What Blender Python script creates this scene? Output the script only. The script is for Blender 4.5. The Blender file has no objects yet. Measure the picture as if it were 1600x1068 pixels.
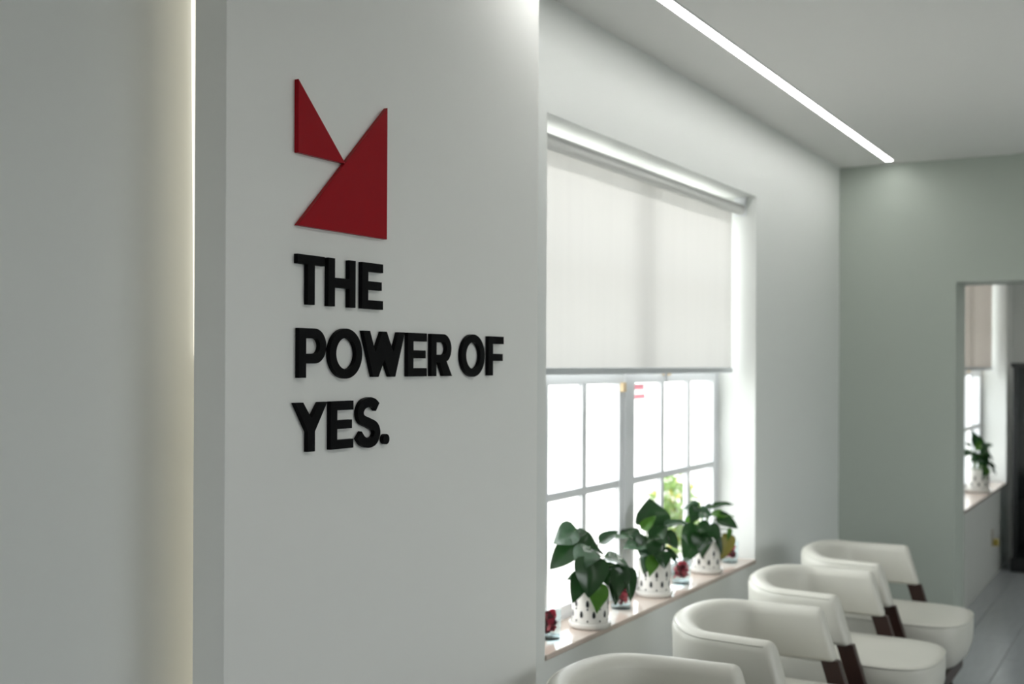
import bpy, bmesh, math, random
from mathutils import Vector, Matrix
random.seed(11)
sc = bpy.context.scene
COL = sc.collection

# ------------------------------------------------------------------ camera
CAM = Vector((1.74, 0.0, 1.566))
YAW = math.atan2(1040.0, 1795.0)
ROLL = 0.0045
fwd = Vector((-math.sin(YAW), math.cos(YAW), 0)); rgt = Vector((math.cos(YAW), math.sin(YAW), 0)); up = Vector((0, 0, 1))
cr = (rgt + ROLL * up).normalized(); cu = (up - ROLL * rgt).normalized()
cd = bpy.data.cameras.new('camera'); cam = bpy.data.objects.new('camera', cd); COL.objects.link(cam)
m3 = Matrix((cr, cu, -fwd)).transposed()
cam.matrix_world = Matrix.Translation(CAM) @ m3.to_4x4()
cd.sensor_width = 36.0; cd.lens = 1795.0 * 36.0 / 1600.0
cd.shift_y = (568.0 - 534.0) / 1600.0
cd.clip_end = 500
cd.dof.use_dof = True; cd.dof.focus_distance = 2.5; cd.dof.aperture_fstop = 3.0
sc.camera = cam

# ------------------------------------------------------------------ world, light, exposure
w = bpy.data.worlds.new('world'); sc.world = w; w.use_nodes = True
bg = w.node_tree.nodes['Background']; bg.inputs[0].default_value = (0.97, 0.985, 1.0, 1); bg.inputs[1].default_value = 5.0
LED_STRENGTH = 20.0
FILL_LED_STRENGTH = 28.0
SLOT_STRENGTH = 1.15
vs = sc.view_settings
vs.view_transform = 'Standard'; vs.look = 'None'; vs.exposure = 0.16; vs.gamma = 1.0; vs.use_curve_mapping = False

def portal(name, x, y0, y1, z0, z1, sg=-1):      # sampling guide for daylight at a window opening, gives no light itself
    l = bpy.data.lights.new(name, 'AREA'); l.shape = 'RECTANGLE'; l.size = z1 - z0; l.size_y = y1 - y0
    l.cycles.is_portal = True
    o = bpy.data.objects.new(name, l); COL.objects.link(o)
    o.matrix_world = Matrix.Translation((x, (y0 + y1) / 2, (z0 + z1) / 2)) @ Matrix.Rotation(sg * math.pi / 2, 4, 'Y')
portal('daylight_portal', -0.262, 3.22, 5.32, 0.64, 2.367)
portal('daylight_portal', 5.16, 3.20, 5.80, 0.80, 2.20, 1)
pl_ = bpy.data.lights.new('daylight_portal', 'AREA'); pl_.shape = 'RECTANGLE'; pl_.size = 1.6; pl_.size_y = 1.2; pl_.cycles.is_portal = True
po_ = bpy.data.objects.new('daylight_portal', pl_); COL.objects.link(po_); po_.matrix_world = Matrix.Translation((1.20, -3.36, 1.50)) @ Matrix.Rotation(math.pi / 2, 4, 'X')
portal('daylight_portal', 0.30, 7.75, 9.90, 0.64, 2.367)

# ------------------------------------------------------------------ materials
def new_mat(name):
    m = bpy.data.materials.new(name); m.use_nodes = True
    nt = m.node_tree; nt.nodes.clear()
    return m, nt, nt.nodes.new('ShaderNodeOutputMaterial')
def pbr(name, col, rough=0.5, var=0.0, vscale=8.0, bump=0.0, bscale=60.0, spec=0.5, coat=0.0, stretch=None, metal=0.0, trans=0.0, ior=1.45, transl=0.0):
    m, nt, out = new_mat(name); N = nt.nodes; L = nt.links
    b = N.new('ShaderNodeBsdfPrincipled'); b.inputs['Base Color'].default_value = (*col, 1); b.inputs['Roughness'].default_value = rough
    b.inputs['Specular IOR Level'].default_value = spec; b.inputs['Coat Weight'].default_value = coat; b.inputs['Metallic'].default_value = metal
    b.inputs['Transmission Weight'].default_value = trans; b.inputs['IOR'].default_value = ior
    tc = N.new('ShaderNodeTexCoord'); src = tc.outputs['Object']
    if stretch:
        mp = N.new('ShaderNodeMapping'); mp.inputs['Scale'].default_value = stretch; L.new(src, mp.inputs[0]); src = mp.outputs[0]
    if var > 0:
        n = N.new('ShaderNodeTexNoise'); n.inputs['Scale'].default_value = vscale; n.inputs['Detail'].default_value = 4; L.new(src, n.inputs['Vector'])
        mx = N.new('ShaderNodeMix'); mx.data_type = 'RGBA'
        mx.inputs[6].default_value = (*[max(0, c * (1 - var)) for c in col], 1); mx.inputs[7].default_value = (*[min(1, c * (1 + var)) for c in col], 1)
        L.new(n.outputs['Fac'], mx.inputs[0]); L.new(mx.outputs[2], b.inputs['Base Color'])
    if bump > 0:
        n2 = N.new('ShaderNodeTexNoise'); n2.inputs['Scale'].default_value = bscale; n2.inputs['Detail'].default_value = 3; L.new(src, n2.inputs['Vector'])
        bp = N.new('ShaderNodeBump'); bp.inputs['Strength'].default_value = bump; bp.inputs['Distance'].default_value = 0.002
        L.new(n2.outputs['Fac'], bp.inputs['Height']); L.new(bp.outputs[0], b.inputs['Normal'])
    surf = b.outputs[0]
    if transl > 0:
        t = N.new('ShaderNodeBsdfTranslucent'); t.inputs[0].default_value = (*[min(1, c * 1.6) for c in col], 1)
        ms = N.new('ShaderNodeMixShader'); ms.inputs[0].default_value = transl
        L.new(surf, ms.inputs[1]); L.new(t.outputs[0], ms.inputs[2]); surf = ms.outputs[0]
    L.new(surf, out.inputs[0])
    return m
def emit(name, col, s):
    m, nt, out = new_mat(name); e = nt.nodes.new('ShaderNodeEmission')
    e.inputs[0].default_value = (*col, 1); e.inputs[1].default_value = s; nt.links.new(e.outputs[0], out.inputs[0]); return m
def pane_glass(name, tint):
    m, nt, out = new_mat(name); N = nt.nodes; L = nt.links
    t = N.new('ShaderNodeBsdfTransparent'); t.inputs[0].default_value = (*tint, 1)
    g = N.new('ShaderNodeBsdfGlossy'); g.inputs['Roughness'].default_value = 0.02
    fr = N.new('ShaderNodeFresnel'); fr.inputs[0].default_value = 1.45
    ge = N.new('ShaderNodeNewGeometry'); mu = N.new('ShaderNodeMath'); mu.operation = 'MULTIPLY'; sb = N.new('ShaderNodeMath'); sb.operation = 'SUBTRACT'; sb.inputs[0].default_value = 1.0
    L.new(ge.outputs['Backfacing'], sb.inputs[1]); L.new(sb.outputs[0], mu.inputs[1]); L.new(fr.outputs[0], mu.inputs[0])
    ms = N.new('ShaderNodeMixShader'); L.new(mu.outputs[0], ms.inputs[0]); L.new(t.outputs[0], ms.inputs[1]); L.new(g.outputs[0], ms.inputs[2])
    L.new(ms.outputs[0], out.inputs[0]); return m
def blind_mat(name, col, tfac):
    m, nt, out = new_mat(name); N = nt.nodes; L = nt.links
    tc = N.new('ShaderNodeTexCoord'); n = N.new('ShaderNodeTexNoise'); mp = N.new('ShaderNodeMapping'); mp.inputs['Scale'].default_value = (1, 7, 0.4)
    n.inputs['Scale'].default_value = 3; n.inputs['Detail'].default_value = 3
    L.new(tc.outputs['Object'], mp.inputs[0]); L.new(mp.outputs[0], n.inputs['Vector'])
    mx = N.new('ShaderNodeMix'); mx.data_type = 'RGBA'; mx.inputs[6].default_value = (*[c * .95 for c in col], 1); mx.inputs[7].default_value = (*col, 1)
    L.new(n.outputs['Fac'], mx.inputs[0])
    d = N.new('ShaderNodeBsdfDiffuse'); t = N.new('ShaderNodeBsdfTranslucent'); L.new(mx.outputs[2], d.inputs[0]); L.new(mx.outputs[2], t.inputs[0])
    ms = N.new('ShaderNodeMixShader'); ms.inputs[0].default_value = tfac
    L.new(d.outputs[0], ms.inputs[1]); L.new(t.outputs[0], ms.inputs[2]); L.new(ms.outputs[0], out.inputs[0]); return m

PAINT = (0.765, 0.785, 0.762)
M = {
 'paint': pbr('wall_paint', PAINT, 0.5, bump=0.05, bscale=220, spec=0.3),
 'sage_shaded': pbr('end_wall_shaded_paint', (0.455, 0.50, 0.45), 0.5, bump=0.05, bscale=220, spec=0.25),  # darker than the other walls: the end wall's dim light is put into the colour
 'ceil': pbr('ceiling_paint', (0.85, 0.845, 0.82), 0.7, bump=0.04, bscale=200, spec=0.2),
 'panel': pbr('panel_lacquer', (0.87, 0.875, 0.845), 0.4, bump=0.02, bscale=200, spec=0.35),
 'exterior': pbr('exterior_render', (0.75, 0.74, 0.70), 0.8, var=0.05, bump=0.2, bscale=80),
 'plank': pbr('plank_tile', (0.38, 0.40, 0.42), 0.22, var=0.10, vscale=5, stretch=(6, 0.8, 1), spec=0.5),
 'grout': pbr('grout', (0.30, 0.31, 0.32), 0.8),
 'red': pbr('red_lacquer', (0.34, 0.003, 0.011), 0.30, bump=0.06, bscale=420, spec=0.16),
 'black': pbr('black_acrylic', (0.003, 0.003, 0.0035), 0.45, spec=0.08),
 'vinyl': pbr('white_vinyl', (0.78, 0.80, 0.82), 0.35),
 'lock': pbr('beige_plastic', (0.75, 0.58, 0.36), 0.4),
 'marble': pbr('cream_marble', (0.58, 0.485, 0.425), 0.10, var=0.10, vscale=9, spec=0.6),
 'alu': pbr('satin_aluminium', (0.64, 0.67, 0.69), 0.35, metal=0.3),
 'fabric': blind_mat('blind_fabric', (0.80, 0.785, 0.755), 0.195),
 'fabric2': blind_mat('blind_fabric_taupe', (0.66, 0.60, 0.54), 0.12),
 'rollfab': pbr('blind_roll_fabric', (0.82, 0.82, 0.80), 0.7),
 'glass': pane_glass('window_glass', (0.97, 0.985, 0.98)),
 'darkglass': pane_glass('cabinet_glass', (0.55, 0.60, 0.60)),
 'leather': pbr('cream_leather', (0.63, 0.62, 0.56), 0.36, var=0.03, vscale=6, bump=0.10, bscale=260, spec=0.45),
 'seam': pbr('leather_piping', (0.56, 0.555, 0.50), 0.4),
 'wood': pbr('dark_walnut', (0.030, 0.011, 0.008), 0.32, var=0.35, vscale=14, stretch=(4, 4, 0.5), spec=0.5),
 'ceramic': pbr('white_ceramic', (0.80, 0.78, 0.74), 0.22, spec=0.5),
 'spot': pbr('black_glaze', (0.008, 0.009, 0.012), 0.3),
 'soil': pbr('potting_soil', (0.03, 0.02, 0.013), 0.95, bump=0.8, bscale=120),
 'leaf0': pbr('leaf_fresh_green', (0.055, 0.155, 0.016), 0.30, var=0.25, vscale=3, transl=0.18),
 'leaf1': pbr('leaf_dark_green', (0.013, 0.046, 0.012), 0.24, var=0.30, vscale=3, transl=0.10, spec=0.6),
 'leaf2': pbr('leaf_glossy_green', (0.022, 0.068, 0.027), 0.25, var=0.25, vscale=3, transl=0.10, spec=0.9, coat=0.5),
 'leaf3': pbr('leaf_fading', (0.17, 0.15, 0.03), 0.4, var=0.35, vscale=4, transl=0.2),
 'stem': pbr('leaf_stem', (0.07, 0.16, 0.025), 0.45),
 'cup': pane_glass('clear_glass', (0.93, 0.965, 0.97)),
 'cupbase': pane_glass('thick_glass_base', (0.80, 0.88, 0.90)),
 'petal0': pbr('dried_petal_crimson', (0.36, 0.015, 0.04), 0.5, var=0.4, vscale=30, transl=0.25),
 'petal1': pbr('dried_petal_maroon', (0.10, 0.006, 0.012), 0.5, var=0.4, vscale=30, transl=0.15),
 'petal2': pbr('dried_petal_pink', (0.48, 0.07, 0.09), 0.5, var=0.3, vscale=30, transl=0.25),
 'led': emit('led_diffuser', (1.0, 0.99, 0.965), LED_STRENGTH),
 'led_fill': emit('led_diffuser_fill', (1.0, 0.985, 0.955), FILL_LED_STRENGTH),  # for the added line lights only
 'slot': emit('warm_led', (1.0, 0.94, 0.80), SLOT_STRENGTH),
 'slot_low': emit('warm_led_dim', (1.0, 0.90, 0.72), 4.2),
 'ledtrim': pbr('led_channel', (0.8, 0.8, 0.79), 0.4),
 'concrete': pbr('pale_concrete', (0.62, 0.60, 0.56), 0.9, var=0.08, vscale=0.6),
 'hedge': pbr('hedge_green', (0.10, 0.11, 0.05), 0.7, var=0.5, vscale=1.2),
 'bush0': pbr('shrub_leaf', (0.19, 0.29, 0.09), 0.5, var=0.3, vscale=8, transl=0.3),
 'bush1': pbr('shrub_yellow', (0.50, 0.42, 0.08), 0.5, transl=0.2),
 'bark': pbr('bark', (0.10, 0.07, 0.045), 0.9),
 'stucco': pbr('pale_stucco', (0.42, 0.38, 0.30), 0.9),
 'rooftile': pbr('roof_tile', (0.25, 0.14, 0.10), 0.8, var=0.2, vscale=2),
 'housedark': pbr('house_window', (0.05, 0.06, 0.07), 0.2),
 'pink': pbr('pink_print', (0.85, 0.42, 0.46), 0.5, transl=0.6),
 'paper': pbr('sticker_film', (0.85, 0.80, 0.80), 0.5, transl=0.6),
 'socket': pbr('outlet_plastic', (0.55, 0.53, 0.48), 0.4),
 'plug': pbr('yellow_plug', (0.50, 0.40, 0.10), 0.5),
 'dark': pbr('black_metal', (0.012, 0.013, 0.014), 0.4),
 'teal': pbr('dark_ornament', (0.02, 0.035, 0.03), 0.35),
}

# ------------------------------------------------------------------ helpers
def link(o, parent=None):
    COL.objects.link(o)
    if parent is not None: o.parent = parent
    return o
def mobj(name, V, F, mat, parent=None, smooth=False, loc=None):
    me = bpy.data.meshes.new(name); me.from_pydata([tuple(v) for v in V], [], F); me.update()
    if smooth:
        for p in me.polygons: p.use_smooth = True
    me.materials.append(M[mat] if isinstance(mat, str) else mat)
    o = bpy.data.objects.new(name, me); link(o, parent)
    if loc is not None: o.location = loc
    return o
def empty(name, loc, rz=0.0, parent=None):
    o = bpy.data.objects.new(name, None); link(o, parent); o.empty_display_size = 0.05
    o.location = loc; o.rotation_euler = (0, 0, rz); return o
def tag(o, label, cat, group=None):
    o['label'] = label; o['category'] = cat
    if group: o['group'] = group
    return o
def struct(o, label=None):
    o['kind'] = 'structure'
    if label: o['label'] = label
    return o
class MB:
    def __init__(s): s.V = []; s.F = []
    def box(s, x0, x1, y0, y1, z0, z1):
        n = len(s.V)
        s.V += [(x0,y0,z0),(x1,y0,z0),(x1,y1,z0),(x0,y1,z0),(x0,y0,z1),(x1,y0,z1),(x1,y1,z1),(x0,y1,z1)]
        s.F += [tuple(n+i for i in f) for f in ((0,3,2,1),(4,5,6,7),(0,1,5,4),(1,2,6,5),(2,3,7,6),(3,0,4,7))]
        return s
    def tube(s, pts, rads, n=8, caps=True):
        pts = [Vector(p) for p in pts]
        if not isinstance(rads, (list, tuple)): rads = [rads] * len(pts)
        base = len(s.V); prev = None
        for i, p in enumerate(pts):
            t = (pts[min(i+1, len(pts)-1)] - pts[max(i-1, 0)]).normalized()
            if prev is None:
                a = Vector((0,0,1)) if abs(t.z) < .9 else Vector((1,0,0)); prev = t.cross(a).normalized()
            u = (prev - t * prev.dot(t)).normalized(); prev = u; v = t.cross(u)
            for k in range(n):
                an = 2*math.pi*k/n; s.V.append(p + (u*math.cos(an) + v*math.sin(an)) * rads[i])
        for i in range(len(pts)-1):
            for k in range(n):
                a = base+i*n+k; b = base+i*n+(k+1)%n; s.F.append((a, b, b+n, a+n))
        if caps:
            s.F.append(tuple(base+k for k in range(n))[::-1]); s.F.append(tuple(base+(len(pts)-1)*n+k for k in range(n)))
        return s
    def lathe(s, prof, n=32, closed=False):
        base = len(s.V); m = len(prof)
        for r, z in prof:
            for k in range(n):
                an = 2*math.pi*k/n; s.V.append((r*math.cos(an), r*math.sin(an), z))
        for i in range(m if closed else m-1):
            j = (i+1) % m
            for k in range(n):
                k2 = (k+1) % n; s.F.append((base+i*n+k, base+i*n+k2, base+j*n+k2, base+j*n+k))
        if not closed:
            s.F.append(tuple(base+k for k in range(n))[::-1]); s.F.append(tuple(base+(m-1)*n+k for k in range(n)))
        return s
    def build(s, name, mat, parent=None, smooth=False, loc=None, bevel=0.0):
        o = mobj(name, s.V, s.F, mat, parent, smooth, loc)
        if bevel > 0:
            bm = bmesh.new(); bm.from_mesh(o.data)
            bmesh.ops.bevel(bm, geom=list(bm.edges), offset=bevel, segments=2, affect='EDGES', profile=0.5, clamp_overlap=True)
            bm.to_mesh(o.data); bm.free()
        return o
def bx(name, mat, x0, x1, y0, y1, z0, z1, parent=None, bevel=0.0):
    """box whose mesh is centred on its own origin"""
    c = Vector(((x0+x1)/2, (y0+y1)/2, (z0+z1)/2))
    b = MB().box(x0-c.x, x1-c.x, y0-c.y, y1-c.y, z0-c.z, z1-c.z)
    o = b.build(name, mat, parent, bevel=bevel)
    o.location = c - (parent_origin(parent) if parent else Vector((0,0,0)))
    return o
def parent_origin(p):
    v = Vector((0,0,0))
    while p is not None: v = v + p.location; p = p.parent
    return v
def share(name, src, parent, loc=None, mat4=None):
    o = bpy.data.objects.new(name, src.data if hasattr(src, 'data') else src); link(o, parent)
    if mat4 is not None: o.matrix_local = mat4
    elif loc is not None: o.location = loc
    return o
def copy_tree(o, parent=None):
    c = o.copy(); COL.objects.link(c); c.parent = parent
    for ch in list(o.children): copy_tree(ch, c)
    return c

# ------------------------------------------------------------------ the rooms
CEIL = 2.737; YE = 6.88; YE2 = 7.20; XR = 5.0; YB = -3.2; X2 = 0.56; YN = 10.30
W0, W1, WZ0, WZ1 = 3.22, 5.32, 0.64, 2.367           # window opening in the long wall
V0, V1 = 7.75, 9.90                                   # window opening of the next room
fl = struct(bx('floor', 'grout', -0.27, XR+.15, YB-.15, YN+.15, -0.10, -0.006), 'pale grey plank tiled floor')
# plank tiles, run along the long wall; individually built where the floor is in view
pw, pl = 0.2475, 1.20
plank_me = None
for i in range(-3, 5):
    x0 = 0.693 + i * pw
    for j in range(5):
        y0 = 4.65 + j * pl - (0.4 * (i % 3)) 
        xa, xb = x0 + .0015, x0 + pw - .0015; ya, yb = y0 + .0015, y0 + pl - .0015
        if xb < 0.01 or yb > YN + .3 : continue
        o = None
        if plank_me is None:
            o = bx('floor_plank', 'plank', xa, xb, ya, yb, -0.0055, 0.0, fl, bevel=0.001); plank_me = o.data
        else:
            o = bpy.data.objects.new('floor_plank', plank_me); link(o, fl)
            o.location = Vector(((xa+xb)/2, (ya+yb)/2, -0.00275)) - fl.location
# beyond the visible strip the floor is one tiled sheet
rest = MB()
xl = 0.693 - 3*pw; xh = 0.693 + 5*pw
for i in range(0, 13):
    xa = xh + i*pw
    rest.box(xa+.0015, min(xa+pw-.0015, XR), YB, YN, -0.0055, 0.0)
for i in range(-3, 5):
    xa = 0.693 + i*pw
    rest.box(xa+.0015, xa+pw-.0015, YB, 4.65 - 0.4*(i % 3) - .0015, -0.0055, 0.0)
ro = rest.build('floor_plank_rest', 'plank', None); ro.parent = fl; ro.location = -fl.location; ro['kind'] = 'stuff'

cl = struct(bx('ceiling', 'ceil', -0.27, XR+.15, YB-.15, YN+.15, CEIL, CEIL+.15), 'flat white ceiling')
wl = MB(); wl.box(-.27, 0, YB-.15, W0, -.1, CEIL).box(-.27, 0, W1, YE2, -.1, CEIL).box(-.27, 0, W0, W1, -.1, WZ0-.02).box(-.27, 0, W0, W1, WZ1, CEIL)
struct(wl.build('wall_left', 'paint'), 'long pale grey-green wall with the wide window')
DX0, DX1, DZ = 0.654, 1.56, 2.038
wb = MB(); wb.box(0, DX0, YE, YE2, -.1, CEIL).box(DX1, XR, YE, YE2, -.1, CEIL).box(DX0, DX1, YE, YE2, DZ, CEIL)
struct(wb.build('wall_back', 'sage_shaded'), 'grey-green end wall, darkened in colour for its shade, with a plain doorway into the next room')
RY0, RY1, RZ0, RZ1 = 3.20, 5.80, .80, 2.20            # window added in the unseen wall opposite, for fill daylight
wr = MB(); wr.box(XR, XR+.15, YB, RY0, -.1, CEIL).box(XR, XR+.15, RY1, YN, -.1, CEIL).box(XR, XR+.15, RY0, RY1, -.1, RZ0).box(XR, XR+.15, RY0, RY1, RZ1, CEIL)
struct(wr.build('wall_right', 'paint'), 'long wall opposite with an added fill window'); FX0, FX1, FZ0, FZ1 = .40, 2.00, 0.9, 2.1              # small window added behind the viewer, for fill daylight
wf = MB(); wf.box(0, FX0, YB-.15, YB, -.1, CEIL).box(FX1, XR, YB-.15, YB, -.1, CEIL).box(FX0, FX1, YB-.15, YB, -.1, FZ0).box(FX0, FX1, YB-.15, YB, FZ1, CEIL)
struct(wf.build('wall_front', 'paint'))
w2 = MB(); w2.box(.31, X2, YE2, V0, -.1, CEIL).box(.31, X2, V1, YN+.15, -.1, CEIL).box(.31, X2, V0, V1, -.1, WZ0-.02).box(.31, X2, V0, V1, WZ1, CEIL)
struct(w2.build('wall_next_room_left', 'paint'), 'window wall of the next room seen through the doorway')
struct(bx('wall_next_room_back', 'paint', X2, XR, YN, YN+.15, -.1, CEIL))

# ------------------------------------------------------------------ windows
def make_window(name, X, y0, y1, label):
    """twin single-hung window with 3 x 2 glazing bars per sash. X is the room-side wall plane"""
    root = empty(name, (X-.19, (y0+y1)/2, WZ0)); struct(root, label)
    O = root.location.copy()
    fx0, fx1 = X-.26, X-.185
    yc = (y0+y1)/2 - .006
    bx('window_frame', 'vinyl', fx0, fx1, y0, y0+.018, WZ0, WZ1, root); bx('window_frame', 'vinyl', fx0, fx1, y1-.018, y1, WZ0, WZ1, root)
    bx('window_frame', 'vinyl', fx0, fx1, y0+.018, y1-.018, WZ1-.012, WZ1, root); bx('window_frame', 'vinyl', fx0, fx1, y0+.018, y1-.018, WZ0, WZ0+.012, root)
    bx('mullion', 'vinyl', fx0, fx1+.004, yc-.036, yc+.036, WZ0+.012, WZ1-.012, root, bevel=.004)
    for (a, b) in ((y0+.018, yc-.036), (yc+.036, y1-.018)):
        for lower in (True, False):
            z0, z1 = (WZ0+.012, 1.535) if lower else (1.500, WZ1-.012)
            xf = X-.19 if lower else X-.222
            xb = xf-.03
            st = .036; rb = .035; rt = .045 if lower else .028
            s = MB().box(xb, xf, a, a+st, z0, z1).box(xb, xf, b-st, b, z0, z1).box(xb, xf, a+st, b-st, z0, z0+rb).box(xb, xf, a+st, b-st, z1-rt, z1)
            so = s.build('sash', 'vinyl', root); so.location = -O
            ga, gb, gz0, gz1 = a+st, b-st, z0+rb, z1-rt
            cw = (gb-ga)/3; chh = (gz1-gz0)/2; t = .014
            for k in (1, 2):
                q = MB().box(xb+.006, xf-.004, ga+k*cw-.0165, ga+k*cw+.0165, gz0, gz1).build('glazing_bar', 'vinyl', so)
            q = MB().box(xb+.005, xf-.003, ga, gb, gz0+chh-t, gz0+chh+t).build('glazing_bar', 'vinyl', so)
            for k in range(3):
                for r in range(2):
                    ya, yb = ga+k*cw, ga+(k+1)*cw
                    ya += .0165 if k else 0; yb -= .0165 if k < 2 else 0
                    za = gz0 + (chh+t if r else 0); zb = gz0 + (chh-t if r == 0 else 2*chh)
                    MB().box(xb+.013, xb+.017, ya, yb, za, zb).build('pane', 'glass', so)
            if lower:
                lk = MB().box(xf, xf+.018, b-.035, b-.008, 1.455, 1.493) if a < yc-.5 else MB().box(xf, xf+.018, a+.33, a+.39, 1.518, 1.545)
                lo = lk.build('sash_lock', 'lock', so, bevel=.004); lo['label'] = 'small beige plastic sash lock'
    si = bx('window_sill', 'marble', X-.187, X+.006, y0+.001, y1-.001, WZ0-.019, WZ0, root, bevel=.003)
    si['label'] = 'polished cream marble window sill'
    return root
make_window('window_1', 0.0, W0, W1, 'wide white window with glazing bars above the row of chairs')
make_window('window_2', X2, V0, V1, 'white window of the next room behind the doorway')

w3 = struct(empty('fill_window_right', (XR+.07, (RY0+RY1)/2, RZ0)), 'plain window added in the unseen opposite wall for fill daylight')
for ya, yb, za, zb in ((RY0, RY0+.05, RZ0, RZ1), (RY1-.05, RY1, RZ0, RZ1), (RY0+.05, RY1-.05, RZ0, RZ0+.05), (RY0+.05, RY1-.05, RZ1-.05, RZ1), ((RY0+RY1)/2-.025, (RY0+RY1)/2+.025, RZ0+.05, RZ1-.05)):
    bx('window_frame', 'vinyl', XR+.05, XR+.11, ya, yb, za, zb, w3)
for ya, yb in ((RY0+.05, (RY0+RY1)/2-.025), ((RY0+RY1)/2+.025, RY1-.05)): bx('pane', 'glass', XR+.078, XR+.082, ya, yb, RZ0+.05, RZ1-.05, w3)

w4 = struct(empty('fill_window_front', ((FX0+FX1)/2, YB-.07, FZ0)), 'small window added in the wall behind the viewer for fill daylight')
for xa, xb, za, zb in ((FX0, FX0+.05, FZ0, FZ1), (FX1-.05, FX1, FZ0, FZ1), (FX0+.05, FX1-.05, FZ0, FZ0+.05), (FX0+.05, FX1-.05, FZ1-.05, FZ1)):
    bx('window_frame', 'vinyl', xa, xb, YB-.11, YB-.05, za, zb, w4)
bx('pane', 'glass', FX0+.05, FX1-.05, YB-.082, YB-.078, FZ0+.05, FZ1-.05, w4)

def make_blind(X, y0, y1, zb, mat, label):
    r = empty('roller_blind', (X, (y0+y1)/2, 2.308)); tag(r, label, 'blind'); yc = (y0+y1)/2
    n = 40
    tb = MB()
    tb.tube([(0, y0+.022-yc, 0), (0, y1-.012-yc, 0)], .026, 40)
    tb.build('roller_tube', 'rollfab', r, smooth=False)
    for p in r.children[-1].data.polygons:
        if len(p.vertices) == 4: p.use_smooth = True
    for ya, yb in ((y0+.002, y0+.012), (y1-.010, y1-.002)):
        bx('bracket', 'vinyl', X-.030, X+.030, ya, yb, 2.278, 2.366, r, bevel=.003)
    V = []; F = []; nz = 24; ny = 30
    for i in range(nz+1):
        for j in range(ny+1):
            yy = y0+.045 + (y1-.050-y0-.045)*j/ny
            V.append((-.0258 + .0010*math.sin(9*yy), yy-yc, (zb+.01-2.308)*i/nz))
    for i in range(nz):
        for j in range(ny):
            a = i*(ny+1)+j; F.append((a, a+1, a+ny+2, a+ny+1))
    mobj('blind_fabric', V, F, mat, r, True)
    bx('hem_bar', 'alu', X-.034, X-.018, y0+.043, y1-.048, zb-.013, zb+.012, r, bevel=.004)
    bx('pull_tab', 'alu', X-.029, X-.023, 4.455, 4.469, zb-.048, zb-.012, r) if X < .2 else None
    return r
make_blind(-.078, W0, W1, 1.541, 'fabric', 'half-lowered white roller blind in the wide window')
make_blind(X2-.078, V0, V1, 1.545, 'fabric2', 'half-lowered taupe roller blind in the next room')
sk = empty('window_sticker', (-.186, 4.41, 1.455)); tag(sk, 'small pink and white sticker on the right sash glass', 'sticker')
bx('sticker_film', 'paper', -.2035, -.2025, 4.346, 4.475, 1.420, 1.486, sk)
bx('printed_line', 'pink', -.2023, -.2018, 4.350, 4.455, 1.462, 1.482, sk); bx('printed_line', 'pink', -.2023, -.2018, 4.350, 4.470, 1.424, 1.440, sk)
for c in sk.children: pass

# ------------------------------------------------------------------ linear ceiling light
def line_light(xc, LY0, LY1, mat, label):
    ll = empty('linear_ceiling_light', (xc, (LY0+LY1)/2, CEIL)); tag(ll, label, 'ceiling light')
    bx('diffuser', mat, xc-.0195, xc+.0195, LY0, LY1, CEIL-.004, CEIL-.0005, ll)
    for sg in (-1, 1): bx('channel_edge', 'ledtrim', xc+sg*.022-.0025, xc+sg*.022+.0025, LY0, LY1, CEIL-.006, CEIL-.0005, ll)
line_light(.314, 2.68, 6.75, 'led', 'long thin white LED line light above the window wall')
line_light(1.85, 0.40, 2.90, 'led_fill', 'added white LED line light over the middle of the room, for fill')  # unseen, added to brighten the room
line_light(2.00, 7.50, 10.0, 'led_fill', 'added white LED fill light in the next room nearer its window')  # this and the next are unseen, added to brighten the next room
line_light(3.20, 7.50, 10.0, 'led_fill', 'added white LED fill light in the next room farther from its window')

# ------------------------------------------------------------------ back-lit sign panel
PX, PY0, PY1 = .160, 1.630, 2.872
pn = empty('sign_backboard', (.12, 2.25, 0)); tag(pn, 'tall off-white wall panel lit from behind, carrying the red and black sign', 'wall panel')
bx('panel_board', 'panel', .077, PX, PY0, PY1, 0, CEIL-.012, pn, bevel=.0015)
for y in (1.76, 2.25, 2.72): bx('batten', 'ledtrim', 0.001, .077, y, y+.04, 0, CEIL-.02, pn)
bx('led_strip', 'slot_low', .002, .009, 1.748, 1.7595, .02, CEIL-.03, pn)['label'] = 'dim warm LED strip behind the panel edge'
d_ = MB(); zt, zl = CEIL-.03, 1.58                      # slim diffuser on the wall, running slightly out of plumb
for z_, ya in ((zl, 1.7045), (zt, 1.6860)): d_.V += [(.001, ya, z_), (.010, ya, z_), (.010, 1.742, z_), (.001, 1.742, z_)]
d_.F = [(3,2,1,0),(4,5,6,7),(0,1,5,4),(1,2,6,5),(2,3,7,6),(3,0,4,7)]
do_ = d_.build('led_diffuser', 'slot', pn); do_.location = -pn.location; do_['label'] = 'slim warm white light diffuser behind the panel edge'

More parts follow.
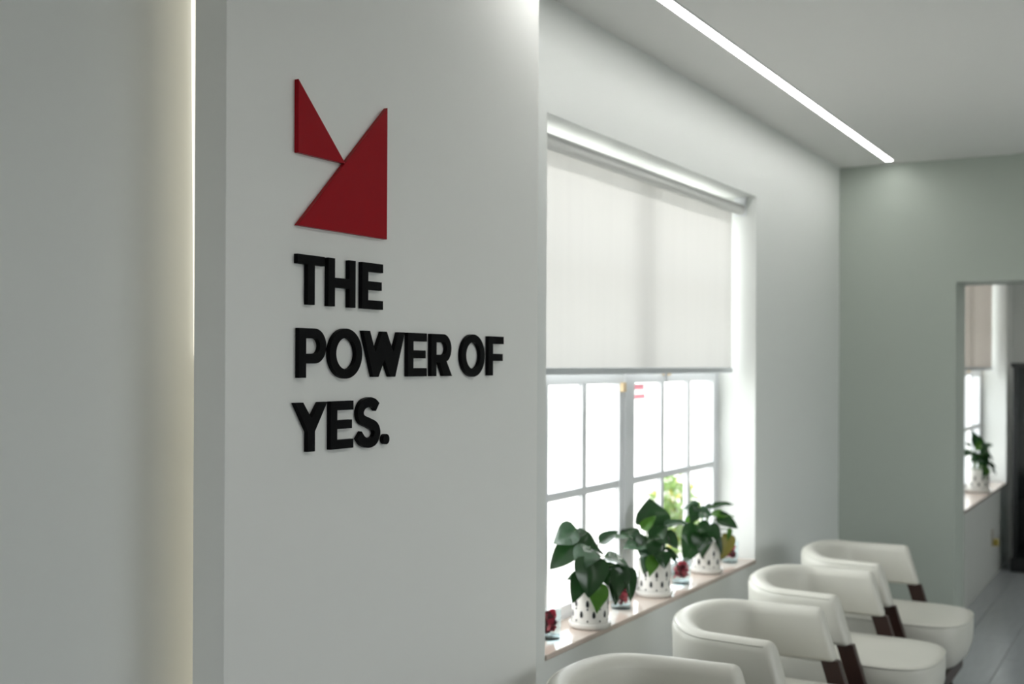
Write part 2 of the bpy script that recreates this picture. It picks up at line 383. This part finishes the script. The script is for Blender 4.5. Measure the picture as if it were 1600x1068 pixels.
# ------------------------------------------------------------------ sign: emblem and letters
def outline_obj(name, loops, mat, y, z, parent=None, depth=.011, bev=.0006):
    """extruded flat shape: loops are (x, z) outlines in metres, x along the wall"""
    cu_ = bpy.data.curves.new(name, 'CURVE'); cu_.dimensions = '2D'; cu_.fill_mode = 'BOTH'
    cu_.extrude = depth/2 - bev; cu_.bevel_depth = bev; cu_.bevel_resolution = 1; cu_.offset = -bev
    for lp in loops:
        sp = cu_.splines.new('POLY'); sp.points.add(len(lp)-1); sp.use_cyclic_u = True
        for p, (a, b) in zip(sp.points, lp): p.co = (a, b, 0, 1)
    tmp = bpy.data.objects.new('tmp', cu_)
    me = bpy.data.meshes.new_from_object(tmp); bpy.data.objects.remove(tmp); bpy.data.curves.remove(cu_)
    me.name = name
    me.transform(Matrix(((0,0,1,0),(1,0,0,0),(0,1,0,0),(0,0,0,1))))
    me.materials.clear(); me.materials.append(M[mat])
    for p in me.polygons: p.use_smooth = False
    o = bpy.data.objects.new(name, me); link(o, parent)
    o.location = Vector((PX + depth/2 + .0002, y, z)) - (parent_origin(parent) if parent else Vector((0,0,0)))
    return o
lg = empty('triangle_emblem', (PX, 1.98, 1.85)); tag(lg, 'red emblem of two triangles above the black lettering', 'emblem')
outline_obj('small_triangle', [[(0,.1500),(.1555,.1500),(0,.3010)]], 'red', 1.8260, 1.8495, lg)
outline_obj('large_triangle', [[(0,0),(.3080,0),(.3080,.3010)]], 'red', 1.8260, 1.8495, lg)
S = .0225; T = .0198; H = .1035
def arc(cx, cz, rx, rz, a0, a1, n=20): return [(cx+rx*math.cos(math.radians(a0+(a1-a0)*i/n)), cz+rz*math.sin(math.radians(a0+(a1-a0)*i/n))) for i in range(n+1)]
def stroke(pts, wd, n=9):
    P = [Vector((a, b)) for a, b in pts]; Q = []
    for i in range(len(P)-1):
        p0 = P[i-1] if i else P[0]*2-P[1]; p3 = P[i+2] if i+2 < len(P) else P[-1]*2-P[-2]; p1, p2 = P[i], P[i+1]
        for k in range(n):
            t = k/n; Q.append(.5*((2*p1)+(p2-p0)*t+(2*p0-5*p1+4*p2-p3)*t*t+(3*p1-p0-3*p2+p3)*t**3))
    Q.append(P[-1]); Lf = []; Rt = []
    for i, q in enumerate(Q):
        d = (Q[min(i+1, len(Q)-1)]-Q[max(i-1, 0)]).normalized(); nn = Vector((-d.y, d.x))*wd/2
        Lf.append(tuple(q+nn)); Rt.append(tuple(q-nn))
    return Lf + Rt[::-1]
def ltr(ch, W):
    if ch == 'T': return [[(0,H),(0,H-T),(W/2-S/2,H-T),(W/2-S/2,0),(W/2+S/2,0),(W/2+S/2,H-T),(W,H-T),(W,H)]]
    if ch == 'H': return [[(0,0),(S,0),(S,.041),(W-S,.041),(W-S,0),(W,0),(W,H),(W-S,H),(W-S,.062),(S,.062),(S,H),(0,H)]]
    if ch == 'E': return [[(0,0),(W,0),(W,T),(S,T),(S,.0432),(W-.005,.0432),(W-.005,.0622),(S,.0622),(S,H-T),(W,H-T),(W,H),(0,H)]]
    if ch == 'F': return [[(0,0),(S,0),(S,.0385),(W-.005,.0385),(W-.005,.0575),(S,.0575),(S,H-T),(W,H-T),(W,H),(0,H)]]
    if ch == 'P':
        r = (H-.0298)/2; c = .0298+r
        return [[(0,0),(S,0),(S,.0298)] + arc(W-r, c, r, r, -90, 90) + [(0,H)], [(S,c-r+.0203),(S,c+r-.0213)] + arc(W-r, c, r-.0213, r-.0208, 90, -90)]
    if ch == 'R':
        r = (H-.0325)/2; c = .0325+r
        return [[(0,0),(S,0),(S,.0335),(.0365,.0335),(.0555,0),(.0925,0),(.0672,.0368)] + arc(W-.0035-r, c, r, r, -58, 90) + [(0,H)], [(S,c-r+.0203),(S,c+r-.0205)] + arc(W-.0035-r, c, r-.0213, r-.0203, 90, -90)]
    if ch == 'O':
        return [arc(W/2, H/2, W/2, .0546, 0, 354, 59), arc(W/2, H/2, W/2-.0222, .0343, 0, 354, 59)]
    if ch == 'W':
        L = [(-.080,H),(-.0545,H),(-.0345,.0565),(-.0085,H),(.0085,H),(.0345,.0565),(.0545,H),(.080,H),(.0420,0),(.0222,0),(0,.0390),(-.0222,0),(-.0420,0)]
        return [[(a+.080, b) for a, b in L]]
    if ch == 'Y':
        L = [(-.0520,H),(-.0262,H),(0,.0705),(.0262,H),(.0520,H),(.0115,.042),(.0115,0),(-.0115,0),(-.0115,.042)]
        return [[(a+.0520, b) for a, b in L]]
    if ch == 'S':
        L = [(.0735,.0868),(.0610,.0955),(.0425,.0985),(.0215,.0925),(.0112,.0765),(.0185,.0610),(.0430,.0520),(.0655,.0430),(.0730,.0285),(.0635,.0125),(.0430,.0070),(.0225,.0120),(.0070,.0265)]
        return [stroke(L, .0220)]
    if ch == '.': return [arc(.012, .012, .012, .012, 0, 345, 23)]
WZ = {1: 1.6875, 2: 1.5348, 3: 1.3800}
for ch, row, y, W, lab in [
  ('T',1,1.8262,.0866,'black letter T starting the word THE'), ('H',1,1.9250,.0940,'black letter H in the middle of THE'), ('E',1,2.0423,.0780,'black letter E ending the word THE'),
  ('P',2,1.8314,.0880,'black letter P starting the word POWER'), ('O',2,1.9306,.1134,'black letter O following the P of POWER'), ('W',2,2.0470,.1600,'black letter W in the middle of POWER'),
  ('E',2,2.2195,.0785,'black letter E between W and R of POWER'), ('R',2,2.3176,.0925,'black letter R ending the word POWER'), ('O',2,2.4535,.1130,'black letter O starting the word OF'), ('F',2,2.5859,.0780,'black letter F ending the word OF'),
  ('Y',3,1.8198,.1040,'black letter Y starting the word YES'), ('E',3,1.9349,.0785,'black letter E in the middle of YES'), ('S',3,2.0284,.0850,'black letter S ending the word YES'), ('.',3,2.1234,.0240,'black full stop after the word YES')]:
    nm = 'sign_full_stop' if ch == '.' else 'sign_letter'
    tag(outline_obj(nm, ltr(ch, W), 'black', y, WZ[row]), lab, 'letter', 'black sign letters on the panel')

# ------------------------------------------------------------------ tub chairs
def make_chair():
    root = empty('tub_chair', (0, 0, 0))
    # horseshoe back and arms, swept along a plan curve. local x = distance from the wall, y along the wall
    hw = .280; path = []
    xs = .430; tip = .600; rear = .252
    for i in range(7): path.append((tip + (xs-tip)*i/7, -hw-.012*(1-i/7)))
    for i in range(37):
        a = -math.pi/2 - math.pi*i/36
        c, s_ = math.cos(a), math.sin(a)
        ex = 2/2.15
        path.append((xs - (xs-rear)*abs(c)**ex, hw*math.copysign(abs(s_)**ex, s_)))
    for i in range(1, 8): path.append((xs + (tip-xs)*i/7, hw+.012*i/7))
    n = len(path)
    def section(k, shrink=0.0):
        p = Vector((*path[k], 0)); a = Vector((*path[max(k-1,0)], 0)); b = Vector((*path[min(k+1,n-1)], 0))
        t = (b-a).normalized(); nrm = Vector((-t.y, t.x, 0))     # outward
        rear_w = max(0, min(1, (.40 - p.x)/.18)); rear_w = rear_w*rear_w*(3-2*rear_w)
        zb = .518 - .11*rear_w; ZT = .702 + .020*rear_w; th = .040 - .003*(1-rear_w)
        arm_w = max(0, min(1, (p.x-.36)/.24))
        out = []
        hh = (ZT-zb)/2; zc = (ZT+zb)/2; rt = .034; rb_ = .018
        prof = []
        for (cx, cz, r, a0) in ((th-rt, hh-rt, rt, 0), (-(th-rt), hh-rt, rt, 90), (-(th-rb_), -(hh-rb_), rb_, 180), (th-rb_, -(hh-rb_), rb_, 270)):
            for q in range(6):
                an = math.radians(a0 + 90*q/5); prof.append((cx + r*math.cos(an), cz + r*math.sin(an)))
        for u, v in prof:
            f_ = 1 - shrink
            u2 = u*f_ if shrink else u; v2 = (v*(1-shrink*.20)) if shrink else v
            lean = .004*(v2/hh)*rear_w                   # back leans outward a little
            bulge = -.010*(1-(v2/hh)**2) if u < 0 else .006*(1-(v2/hh)**2)
            z = zc + v2
            q = p + nrm*(u2 + lean + (bulge*f_ if True else 0))
            q.x += (ZT - z)*.30*arm_w
            q.z = z; out.append(q)
        return out
    rings = []
    e1 = section(0, .55); [setattr(v, 'x', v.x+.0) for v in e1]
    def push(ring, dx): return [Vector((v.x+dx, v.y, v.z)) for v in ring]
    rings.append(push(section(0, .62), .020)); rings.append(push(section(0, .22), .016)); rings.append(push(section(0, .05), .008))
    for k in range(n): rings.append(section(k))
    rings.append(push(section(n-1, .05), .008)); rings.append(push(section(n-1, .22), .016)); rings.append(push(section(n-1, .62), .020))
    m = len(rings[0]); V = [v for r in rings for v in r]; F = []
    for i in range(len(rings)-1):
        for j in range(m):
            a = i*m+j; b = i*m+(j+1) % m; F.append((a, a+m, b+m, b))
    F.append(tuple(range(m))); F.append(tuple((len(rings)-1)*m+j for j in range(m))[::-1])
    bk = mobj('backrest', V, F, 'leather', root, True)
    bm = bmesh.new(); bm.from_mesh(bk.data); bmesh.ops.recalc_face_normals(bm, faces=bm.faces); bm.to_mesh(bk.data); bm.free()
    # seam running along the outer top edge
    seam = [section(k)[2] for k in range(0, n)]
    MB().tube(seam, .0028, 6).build('piping', 'seam', bk, smooth=True)
    # seat cushion
    def plan(t, inset):
        a = 2*math.pi*t; c, s_ = math.cos(a), math.sin(a)
        ex = 2/5.5; x = abs(c)**ex*math.copysign(1, c); y = abs(s_)**ex*math.copysign(1, s_)
        rx, ry = .355-inset, .262-inset
        px = .600 + rx*x; py = ry*y
        if x > 0: px -= .050*(y*y)*x                  # bowed front edge
        return px, py
    prof = [(.215,.140),(.222,.085),(.245,.050),(.285,.018),(.330,.003),(.380,0),(.424,.000),(.437,.003),(.445,.010),(.449,.026),(.454,.080),(.459,.160),(.461,.24)]
    N_ = 64; V = []; F = []
    for z, ins in prof:
        for k in range(N_): x, y = plan(k/N_, ins); V.append((x, y, z))
    for i in range(len(prof)-1):
        for k in range(N_): a = i*N_+k; b = i*N_+(k+1) % N_; F.append((a, b, b+N_, a+N_))
    F.append(tuple(range(N_))[::-1]); F.append(tuple((len(prof)-1)*N_+k for k in range(N_)))
    se = mobj('seat', V, F, 'leather', root, True)
    loop = [(*plan(k/N_, .002), .440) for k in range(N_+1)]
    MB().tube(loop, .0035, 6, caps=False).build('piping', 'seam', se, smooth=True)
    # dark wooden frame: slanted front posts, rear legs, rails
    def bar(pts, wx, wy, name):
        b = MB()
        for i, (x, y, z) in enumerate(pts):
            for sx, sy in ((-1,-1),(1,-1),(1,1),(-1,1)): b.V.append((x+sx*wx/2, y+sy*wy/2, z))
        for i in range(len(pts)-1):
            for k in range(4): a = i*4+k; c = i*4+(k+1) % 4; b.F.append((a, c, c+4, a+4))
        b.F.append((3,2,1,0)); e = (len(pts)-1)*4; b.F.append((e, e+1, e+2, e+3))
        return b.build(name, 'wood', root, bevel=.003)
    for s_ in (-1, 1):
        bar([(.815, s_*.286, 0), (.735, s_*.286, .26), (.652, s_*.286, .522)], .064, .036, 'leg')
        bar([(.185, s_*.225, 0), (.235, s_*.225, .24)], .046, .034, 'leg')
        bar([(.260, s_*.286, .10), (.260, s_*.286, .15)], .02, .03, 'foot_block') if False else None
    fr = MB(); fr.box(.845, .880, -.245, .245, .165, .228); fr.build('front_rail', 'wood', root, bevel=.004)
    for s_ in (-1, 1): MB().box(.230, .845, s_*.247-.015, s_*.247+.015, .150, .214).build('side_rail', 'wood', root, bevel=.003)
    return root
chairs = [(2.895, 'cream leather tub chair nearest the sign wall, cut by the frame'), (3.812, 'cream leather tub chair second from the sign wall, below the middle plant'),
          (4.650, 'cream leather tub chair third from the sign wall, second from the doorway'), (5.445, 'cream leather tub chair farthest back, beside the doorway')]
proto = make_chair()
for i, (y, lab) in enumerate(chairs):
    dx = (.030, .025, .012, 0.0)[i]
    o = proto if i == 0 else copy_tree(proto)
    o.location = (dx, y, 0); tag(o, lab, 'chair', 'tub chairs along the window wall')

# ------------------------------------------------------------------ potted plants
def leaf_mesh(name, curl, fold, wav, seed):
    rnd = random.Random(seed); V = []; F = []; nl, nw = 12, 8
    for i in range(nl+1):
        t = i/nl
        wd = max(.012, (math.sin(math.pi*min(1, t**.62)) ** .80) * (1 - .25*t) * 1.06)
        if t > .93: wd *= (1-t)/.07*.8+.2
        for j in range(nw+1):
            s_ = (j/nw-.5)*2
            y = .5*s_*wd
            x = t - .10*(abs(s_)**2)*(1-t)*(1 if t < .3 else .3)          # heart-shaped shoulders
            z = -curl*(t-.15)**2*.5 + fold*abs(s_)**1.3*wd*.25 - .10*curl*s_*s_ + wav*math.sin(t*9+seed)*s_*.05
            V.append((x, y, z))
    for i in range(nl):
        for j in range(nw): a = i*(nw+1)+j; F.append((a, a+1, a+nw+2, a+nw+1))
    me = bpy.data.meshes.new(name); me.from_pydata(V, [], F); me.update()
    for p in me.polygons: p.use_smooth = True
    return me
LEAFM = {}
for sh in range(4):
    for v in range(3):
        me = leaf_mesh('leaf', (.45, .75, .25)[v], (.55, .30, .75)[v], (.6, 1.1, .4)[v], v*3+1); me.materials.append(M['leaf%d' % sh]); LEAFM[(sh, v)] = me
LEAVES = {
 'A': [
  (-0.046,-0.038,0.337, -0.100,-0.081,0.304, 0.060,0.70,2),
  (-0.044,-0.037,0.321, 0.049,-0.006,0.285, 0.048,0.70,1),
  (0.036,0.021,0.300, 0.072,0.065,0.334, 0.030,0.45,2),
  (-0.066,-0.015,0.284, -0.123,-0.060,0.204, 0.056,0.70,1),
  (0.019,-0.046,0.280, 0.010,-0.110,0.238, 0.066,0.35,2),
  (0.030,-0.063,0.240, 0.049,-0.104,0.137, 0.082,0.90,1),
  (0.075,-0.015,0.252, 0.142,0.013,0.234, 0.050,0.35,2),
  (0.117,-0.001,0.217, 0.129,-0.018,0.117, 0.050,0.90,1),
  (0.123,0.037,0.199, 0.148,0.028,0.109, 0.038,0.80,1),
  (-0.010,-0.064,0.180, -0.009,-0.103,0.109, 0.044,0.85,1),
  (0.063,-0.061,0.156, 0.074,-0.073,0.076, 0.047,0.85,0),
  (0.079,0.023,0.153, 0.096,0.009,0.089, 0.028,0.80,1),
  (-0.019,-0.046,0.191, -0.051,-0.076,0.175, 0.020,0.60,1),
  (0.048,0.005,0.215, 0.080,0.012,0.151, 0.046,0.70,1),
  (0.059,-0.000,0.211, 0.123,0.013,0.203, 0.036,0.30,1),
  (-0.051,0.005,0.311, -0.009,0.029,0.314, 0.048,0.50,1),
  (0.025,-0.020,0.219, -0.004,-0.060,0.186, 0.036,0.60,1),
 ],
 'B': [
  (-0.006,-0.003,0.284, -0.019,0.012,0.379, 0.096,0.95,1),
  (-0.050,-0.052,0.246, -0.120,-0.104,0.264, 0.051,0.50,1),
  (-0.019,-0.069,0.220, -0.073,-0.123,0.205, 0.055,0.50,2),
  (0.048,0.016,0.282, 0.112,0.065,0.300, 0.027,0.35,2),
  (0.023,0.013,0.274, 0.056,0.044,0.250, 0.037,0.60,1),
  (0.010,-0.040,0.235, 0.056,-0.014,0.278, 0.045,0.60,1),
  (0.009,-0.076,0.185, 0.011,-0.109,0.111, 0.053,0.85,2),
  (0.029,-0.081,0.163, 0.033,-0.102,0.100, 0.037,0.85,0),
  (0.054,-0.061,0.177, 0.075,-0.066,0.129, 0.051,0.80,1),
  (-0.027,-0.050,0.276, 0.014,-0.027,0.318, 0.029,0.70,0),
  (0.018,-0.059,0.226, 0.070,-0.058,0.178, 0.061,0.60,1),
  (-0.007,-0.062,0.232, -0.017,-0.097,0.180, 0.057,0.60,1),
  (0.048,0.005,0.244, 0.098,0.011,0.203, 0.049,0.60,1),
  (0.064,0.002,0.183, 0.118,-0.013,0.134, 0.014,0.50,1),
  (0.052,-0.004,0.185, 0.110,-0.006,0.158, 0.015,0.50,1),
  (-0.053,-0.007,0.287, -0.074,-0.008,0.308, 0.037,0.60,1),
  (0.035,-0.037,0.245, 0.085,-0.032,0.228, 0.049,0.40,1),
 ],
 'C': [
  (-0.028,-0.016,0.291, -0.079,-0.057,0.292, 0.044,0.60,2),
  (-0.028,-0.039,0.290, -0.032,-0.076,0.230, 0.047,0.80,1),
  (-0.011,-0.041,0.269, 0.033,-0.027,0.261, 0.044,0.60,2),
  (0.036,0.021,0.293, 0.096,0.067,0.312, 0.026,0.30,1),
  (0.033,0.008,0.261, 0.102,0.059,0.270, 0.033,0.40,0),
  (0.058,0.010,0.237, 0.130,0.041,0.209, 0.054,0.60,1),
  (-0.018,-0.068,0.197, -0.028,-0.155,0.079, 0.084,0.80,1),
  (0.004,-0.079,0.178, 0.039,-0.104,0.099, 0.070,0.80,1),
  (0.030,-0.041,0.202, 0.078,-0.035,0.157, 0.052,0.60,1),
  (0.093,0.031,0.160, 0.084,-0.009,0.071, 0.045,0.80,3),
  (-0.052,-0.042,0.240, -0.072,-0.065,0.214, 0.030,0.60,0),
  (0.096,0.032,0.192, 0.095,0.020,0.148, 0.017,0.70,0),
  (-0.009,-0.063,0.213, 0.052,-0.062,0.183, 0.059,0.40,1),
  (-0.001,0.011,0.288, 0.029,0.040,0.304, 0.021,0.40,1),
  (0.054,-0.027,0.165, 0.085,-0.032,0.096, 0.024,0.80,1),
 ],
}
POT_P = [(0, 0), (.058, 0), (.063, .004), (.064, .02), (.0665, .120), (.0675, .132), (.0665, .136), (.0635, .136), (.0625, .128), (.060, .110), (0, .110)]
pot_me = {}
def make_plant(key, loc, label, rz=0.0):
    r = empty('potted_plant', loc, 0.0); tag(r, label, 'plant', 'potted plants on the window sills')
    if not pot_me:
        p = MB().lathe([(max(a, .0005), b) for a, b in POT_P], 40); po = p.build('pot', 'ceramic', None, smooth=True); pot_me['pot'] = po.data; bpy.data.objects.remove(po)
        s_ = MB().lathe([(.0005, 0), (.066, 0), (.0735, .006), (.0755, .020), (.0745, .022), (.072, .0215), (.070, .010), (.0005, .008)], 40); so = s_.build('saucer', 'ceramic', None, smooth=True); pot_me['saucer'] = so.data; bpy.data.objects.remove(so)
        d = MB().lathe([(.0005, .110), (.060, .111), (.040, .117), (.0005, .120)], 24); do = d.build('soil', 'soil', None, smooth=True); pot_me['soil'] = do.data; bpy.data.objects.remove(do)
        for nm, a, b in (('drop', .0058, .0125), ('dot', .0030, .0038)):
            m_ = MB(); n = 14
            for k in range(n):
                t = 2*math.pi*k/n; y = a*math.cos(t)*(1-.25*math.sin(t)); z = b*math.sin(t)
                m_.V.append((math.sqrt(max(0, .0665**2-y*y))-.0665+.0006, y, z))
            m_.V += [(v[0]-.002, v[1], v[2]) for v in m_.V]
            m_.F.append(tuple(range(n)))
            for k in range(n): m_.F.append((k, k+n, (k+1) % n+n, (k+1) % n))
            oo = m_.build('painted_spot', 'spot', None); pot_me[nm] = oo.data; bpy.data.objects.remove(oo)
    share('saucer', pot_me['saucer'], r, (0, 0, 0))
    po = share('pot', pot_me['pot'], r, (0, 0, .0085)); share('soil', pot_me['soil'], r, (0, 0, .0075))
    n = 9; off = {'A': 8, 'B': 22, 'C': 2}[key] + 300
    for nm, z, ph in (('dot', .022, 20), ('drop', .045, 0), ('dot', .064, 20), ('drop', .083, 20)):
        for k in range(n):
            an = math.radians(off + ph + k*360/n); rr = .064 + .0025*(z-.02)/.1 + .0004
            share('painted_spot', pot_me[nm], po, mat4=Matrix.Translation((rr*math.cos(an), rr*math.sin(an), z)) @ Matrix.Rotation(an, 4, 'Z'))
    rnd = random.Random(ord(key)); R = Matrix.Rotation(rz, 4, 'Z')
    cpos = CAM - Vector(loc)
    for q, (a, b, c, d, e, f, wd, fc, sh) in enumerate(LEAVES[key]):
        B = Vector((a, b, c)); T_ = Vector((d, e, f)); ax = T_-B; Ln = ax.length
        x = ax.normalized(); nd = Vector((.75, -.62, .30)).normalized()*fc + Vector((.1, -.1, 1))*(1-fc) + Vector((rnd.uniform(-.12, .12), rnd.uniform(-.12, .12), rnd.uniform(-.1, .1)))
        z = nd - x*nd.dot(x)
        z.normalize(); y = z.cross(x)
        Wd = wd*1.58; B = B - ax*.08; Ln = Ln*1.18
        mt = Matrix(((x.x*Ln, y.x*Wd, z.x*Ln, B.x), (x.y*Ln, y.y*Wd, z.y*Ln, B.y), (x.z*Ln, y.z*Wd, z.z*Ln, B.z), (0, 0, 0, 1)))
        share('leaf', LEAFM[(sh, q % 3)], r, mat4=R @ mt)
        an = rnd.uniform(0, 6.28); S0 = Vector((.022*math.cos(an), .022*math.sin(an), .120))
        C1 = Vector((S0.x*.9+B.x*.25, S0.y*.9+B.y*.25, max(.19, B.z+.02))); pts = []
        for k in range(7):
            t = k/6; pts.append(R @ (S0*(1-t)**2 + C1*2*t*(1-t) + (B+x*.004)*t*t))
        MB().tube(pts, [.0027]*3+[.0022]*4, 6).build('stem', 'stem', r, smooth=True)
    return r
make_plant('A', (-.0528, 3.6529, WZ0), 'green leafy plant in a spotted white pot nearest the sign wall')
make_plant('B', (-.077, 4.2834, WZ0), 'middle plant of three in spotted white pots, one big upright leaf')
make_plant('C', (-.081, 4.8806, WZ0), 'plant in a spotted white pot nearest the far end of the sill')
make_plant('B', (.475, 9.02, WZ0), 'plant on the window sill of the next room', rz=math.radians(25)).scale = (1.18, 1.18, 1.18)

# ------------------------------------------------------------------ glass cups of dried petals
cup_me = MB().lathe([(.0005, 0), (.037, 0), (.040, .003), (.0415, .100), (.0405, .101), (.0392, .100), (.0375, .016), (.0005, .014)], 40)
pet = []
for v in range(3):
    rnd = random.Random(50+v); V = []; F = []; n = 5
    for i in range(n+1):
        for j in range(n+1):
            a, b = i/n-.5, j/n-.5; k = 1-.5*max(0, (a*a+b*b)*2-.3)
            V.append((a*k, b*k, .9*(a*a)*(1 if v != 1 else -.6)+.5*b*b*math.cos(3*a+v)+rnd.uniform(-.06, .06)))
    for i in range(n):
        for j in range(n): q = i*(n+1)+j; F.append((q, q+1, q+n+2, q+n+1))
    for cm in range(3):
        me = bpy.data.meshes.new('petal'); me.from_pydata(V, [], F); me.update(); me.materials.append(M['petal%d' % cm])
        for p in me.polygons: p.use_smooth = True
        pet.append(me)
cdat = None
for q, (x, y, la, lb) in enumerate([(-.0916, 3.4194, 'clear glass cup of red petals nearest the sign wall', 'red dried petals in the cup nearest the sign wall'),
    (-.0848, 3.9816, 'clear glass cup between the first and the middle plant', 'red dried petals in the cup between the first and the middle plant'),
    (-.0754, 4.5683, 'clear glass cup between the middle and the far plant', 'red dried petals in the cup between the middle and the far plant'),
    (-.0746, 5.1762, 'clear glass cup at the far end of the sill', 'red dried petals in the cup at the far end of the sill')]):
    if cdat is None:
        o = cup_me.build('glass_cup', 'cup', None, smooth=True); cdat = o.data
    else: o = share('glass_cup', cdat, None)
    MB().lathe([(.0005, .0012), (.0355, .0012), (.0380, .004), (.0370, .0125), (.0005, .0125)], 32).build('glass_base', 'cupbase', o, smooth=True)
    o.location = (x, y, WZ0+.0004); tag(o, la, 'cup', 'glass cups on the sill')
    r = empty('dried_petals', (x, y, WZ0+.017)); tag(r, lb, 'dried petals', 'dried petals in glass cups')
    rnd = random.Random(q+5)
    for k in range(54):
        lay = k/54; z = .012+lay*.058; rr = .0235*math.sqrt(rnd.random())*(1-.35*max(0, lay-.7)/.3); an = rnd.uniform(0, 6.28)
        s_ = rnd.uniform(.021, .027)
        mt = Matrix.Translation((rr*math.cos(an), rr*math.sin(an), z)) @ Matrix.Rotation(rnd.uniform(0, 6.28), 4, 'Z') @ Matrix.Rotation(rnd.uniform(-1.3, 1.3), 4, 'X') @ Matrix.Rotation(rnd.uniform(-1, 1), 4, 'Y') @ Matrix.Diagonal((s_, s_, s_, 1))
        share('petal', pet[rnd.choice((0,1,2))*3 + rnd.choice((0,0,1,1,2))], r, mat4=mt)

# ------------------------------------------------------------------ next room
ol = empty('wall_outlet', (X2, 9.11, .30)); tag(ol, 'wall outlet with a plug in the next room', 'outlet')
bx('cover_plate', 'socket', X2, X2+.006, 9.065, 9.155, .235, .365, ol, bevel=.002); bx('plug', 'plug', X2+.006, X2+.045, 9.10, 9.145, .240, .290, ol, bevel=.006)
bx('socket_face', 'socket', X2+.006, X2+.009, 9.085, 9.135, .305, .345, ol, bevel=.001)
cb = empty('display_cabinet', (1.15, 9.75, 0)); tag(cb, 'dark glass display cabinet standing in the next room', 'cabinet')
for x in (.655, 1.600):
    for y in (9.50, 9.93): bx('corner_post', 'dark', x, x+.03, y, y+.03, .10, 1.555, cb)
bx('top_board', 'dark', .640, 1.645, 9.485, 9.975, 1.555, 1.59, cb, bevel=.003); bx('base', 'dark', .640, 1.645, 9.485, 9.975, 0, .10, cb, bevel=.003)
for z in (.55, 1.05): bx('shelf', 'darkglass', .69, 1.60, 9.53, 9.93, z, z+.01, cb)
bx('glass_front', 'darkglass', .685, 1.60, 9.505, 9.511, .10, 1.555, cb); bx('glass_side', 'darkglass', .660, .666, 9.53, 9.93, .10, 1.555, cb); bx('back_board', 'dark', .685, 1.60, 9.94, 9.955, .10, 1.555, cb)
vz = MB().lathe([(.0005, 0), (.05, 0), (.085, .06), (.09, .13), (.05, .22), (.035, .27), (.045, .30), (.0005, .30)], 28).build('ornament_vase', 'teal', None, smooth=True)
vz.location = (.80, 9.72, 1.0602); tag(vz, 'dark vase on the upper shelf of the display cabinet', 'vase')

# ------------------------------------------------------------------ outdoors
gr = bx('ground_outside', 'concrete', -160, 60, -120, 160, -0.30, -0.14); struct(gr, 'sunlit pale paving outside the window')
def make_shrub(loc, label, n, rx, rz_, seed, cat='shrub'):
    rnd = random.Random(seed); r = empty('flowering_shrub', loc); tag(r, label, cat)
    MB().tube([(0,0,0), (.02,.01,.22), (.0,.03,.5)], [.02, .015, .008], 7).build('trunk', 'bark', r, smooth=True)
    for nm, mt, cnt in (('foliage', 'bush0', n), ('blossom', 'bush1', n//9)):
        V = []; F = []
        for k in range(cnt):
            while True:
                p = Vector((rnd.uniform(-1, 1), rnd.uniform(-1, 1), rnd.uniform(-1, 1)))
                if p.length < 1: break
            p = Vector((p.x*rx, p.y*rx, rz_*(p.z+1.05))); L_ = rnd.uniform(.05, .085)
            d = Vector((rnd.uniform(-1,1), rnd.uniform(-1,1), rnd.uniform(-.3,1))).normalized(); e = d.cross(Vector((rnd.random(), rnd.random(), rnd.random()))).normalized()*L_*.32
            b = len(V); V += [p, p+d*L_*.5+e, p+d*L_, p+d*L_*.5-e]; F.append((b, b+1, b+2, b+3))
        o = mobj(nm, V, F, mt, r); o['kind'] = 'stuff'
    return r
make_shrub((-2.10, 9.50, -.14), 'low green shrub with yellow blossom outside the right sash', 900, .24, .36, 3)
hv = MB(); rnd = random.Random(4)
V = []; F = []
ny = 120
for i in range(ny+1):
    for j in range(7):
        t = j/6*math.pi
        V.append((-62+1.2*math.cos(t)*(1+.1*rnd.random()), 20+i*1.1, -.14+(1.15+.25*math.sin(i*.7)*math.sin(i*.23))*math.sin(t)*(1+.12*rnd.random())))
for i in range(ny):
    for j in range(6): a = i*7+j; F.append((a, a+1, a+8, a+7))
hd = mobj('hedge', V, F, 'hedge', None, True); tag(hd, 'long low hedge far away across the paving', 'hedge')
hs = empty('far_house', (-72, 90, -.14)); tag(hs, 'pale house with a brown roof far behind the hedge', 'house')
bx('house_wall', 'stucco', -78, -70, 60, 128, -.14, 3.0, hs)
rf = MB(); rf.V = [(-79,59,3.0),(-69,59,3.0),(-69,129,3.0),(-79,129,3.0),(-74,61,5.0),(-74,127,5.0)]; rf.F = [(0,3,2,1),(0,1,4),(1,2,5,4),(2,3,5),(3,0,4,5)]
q = rf.build('roof', 'rooftile', hs); q.location = -hs.location
for y in range(64, 126, 6): bx('house_window', 'housedark', -70.02, -69.9, y, y+1.8, .9, 2.2, hs)
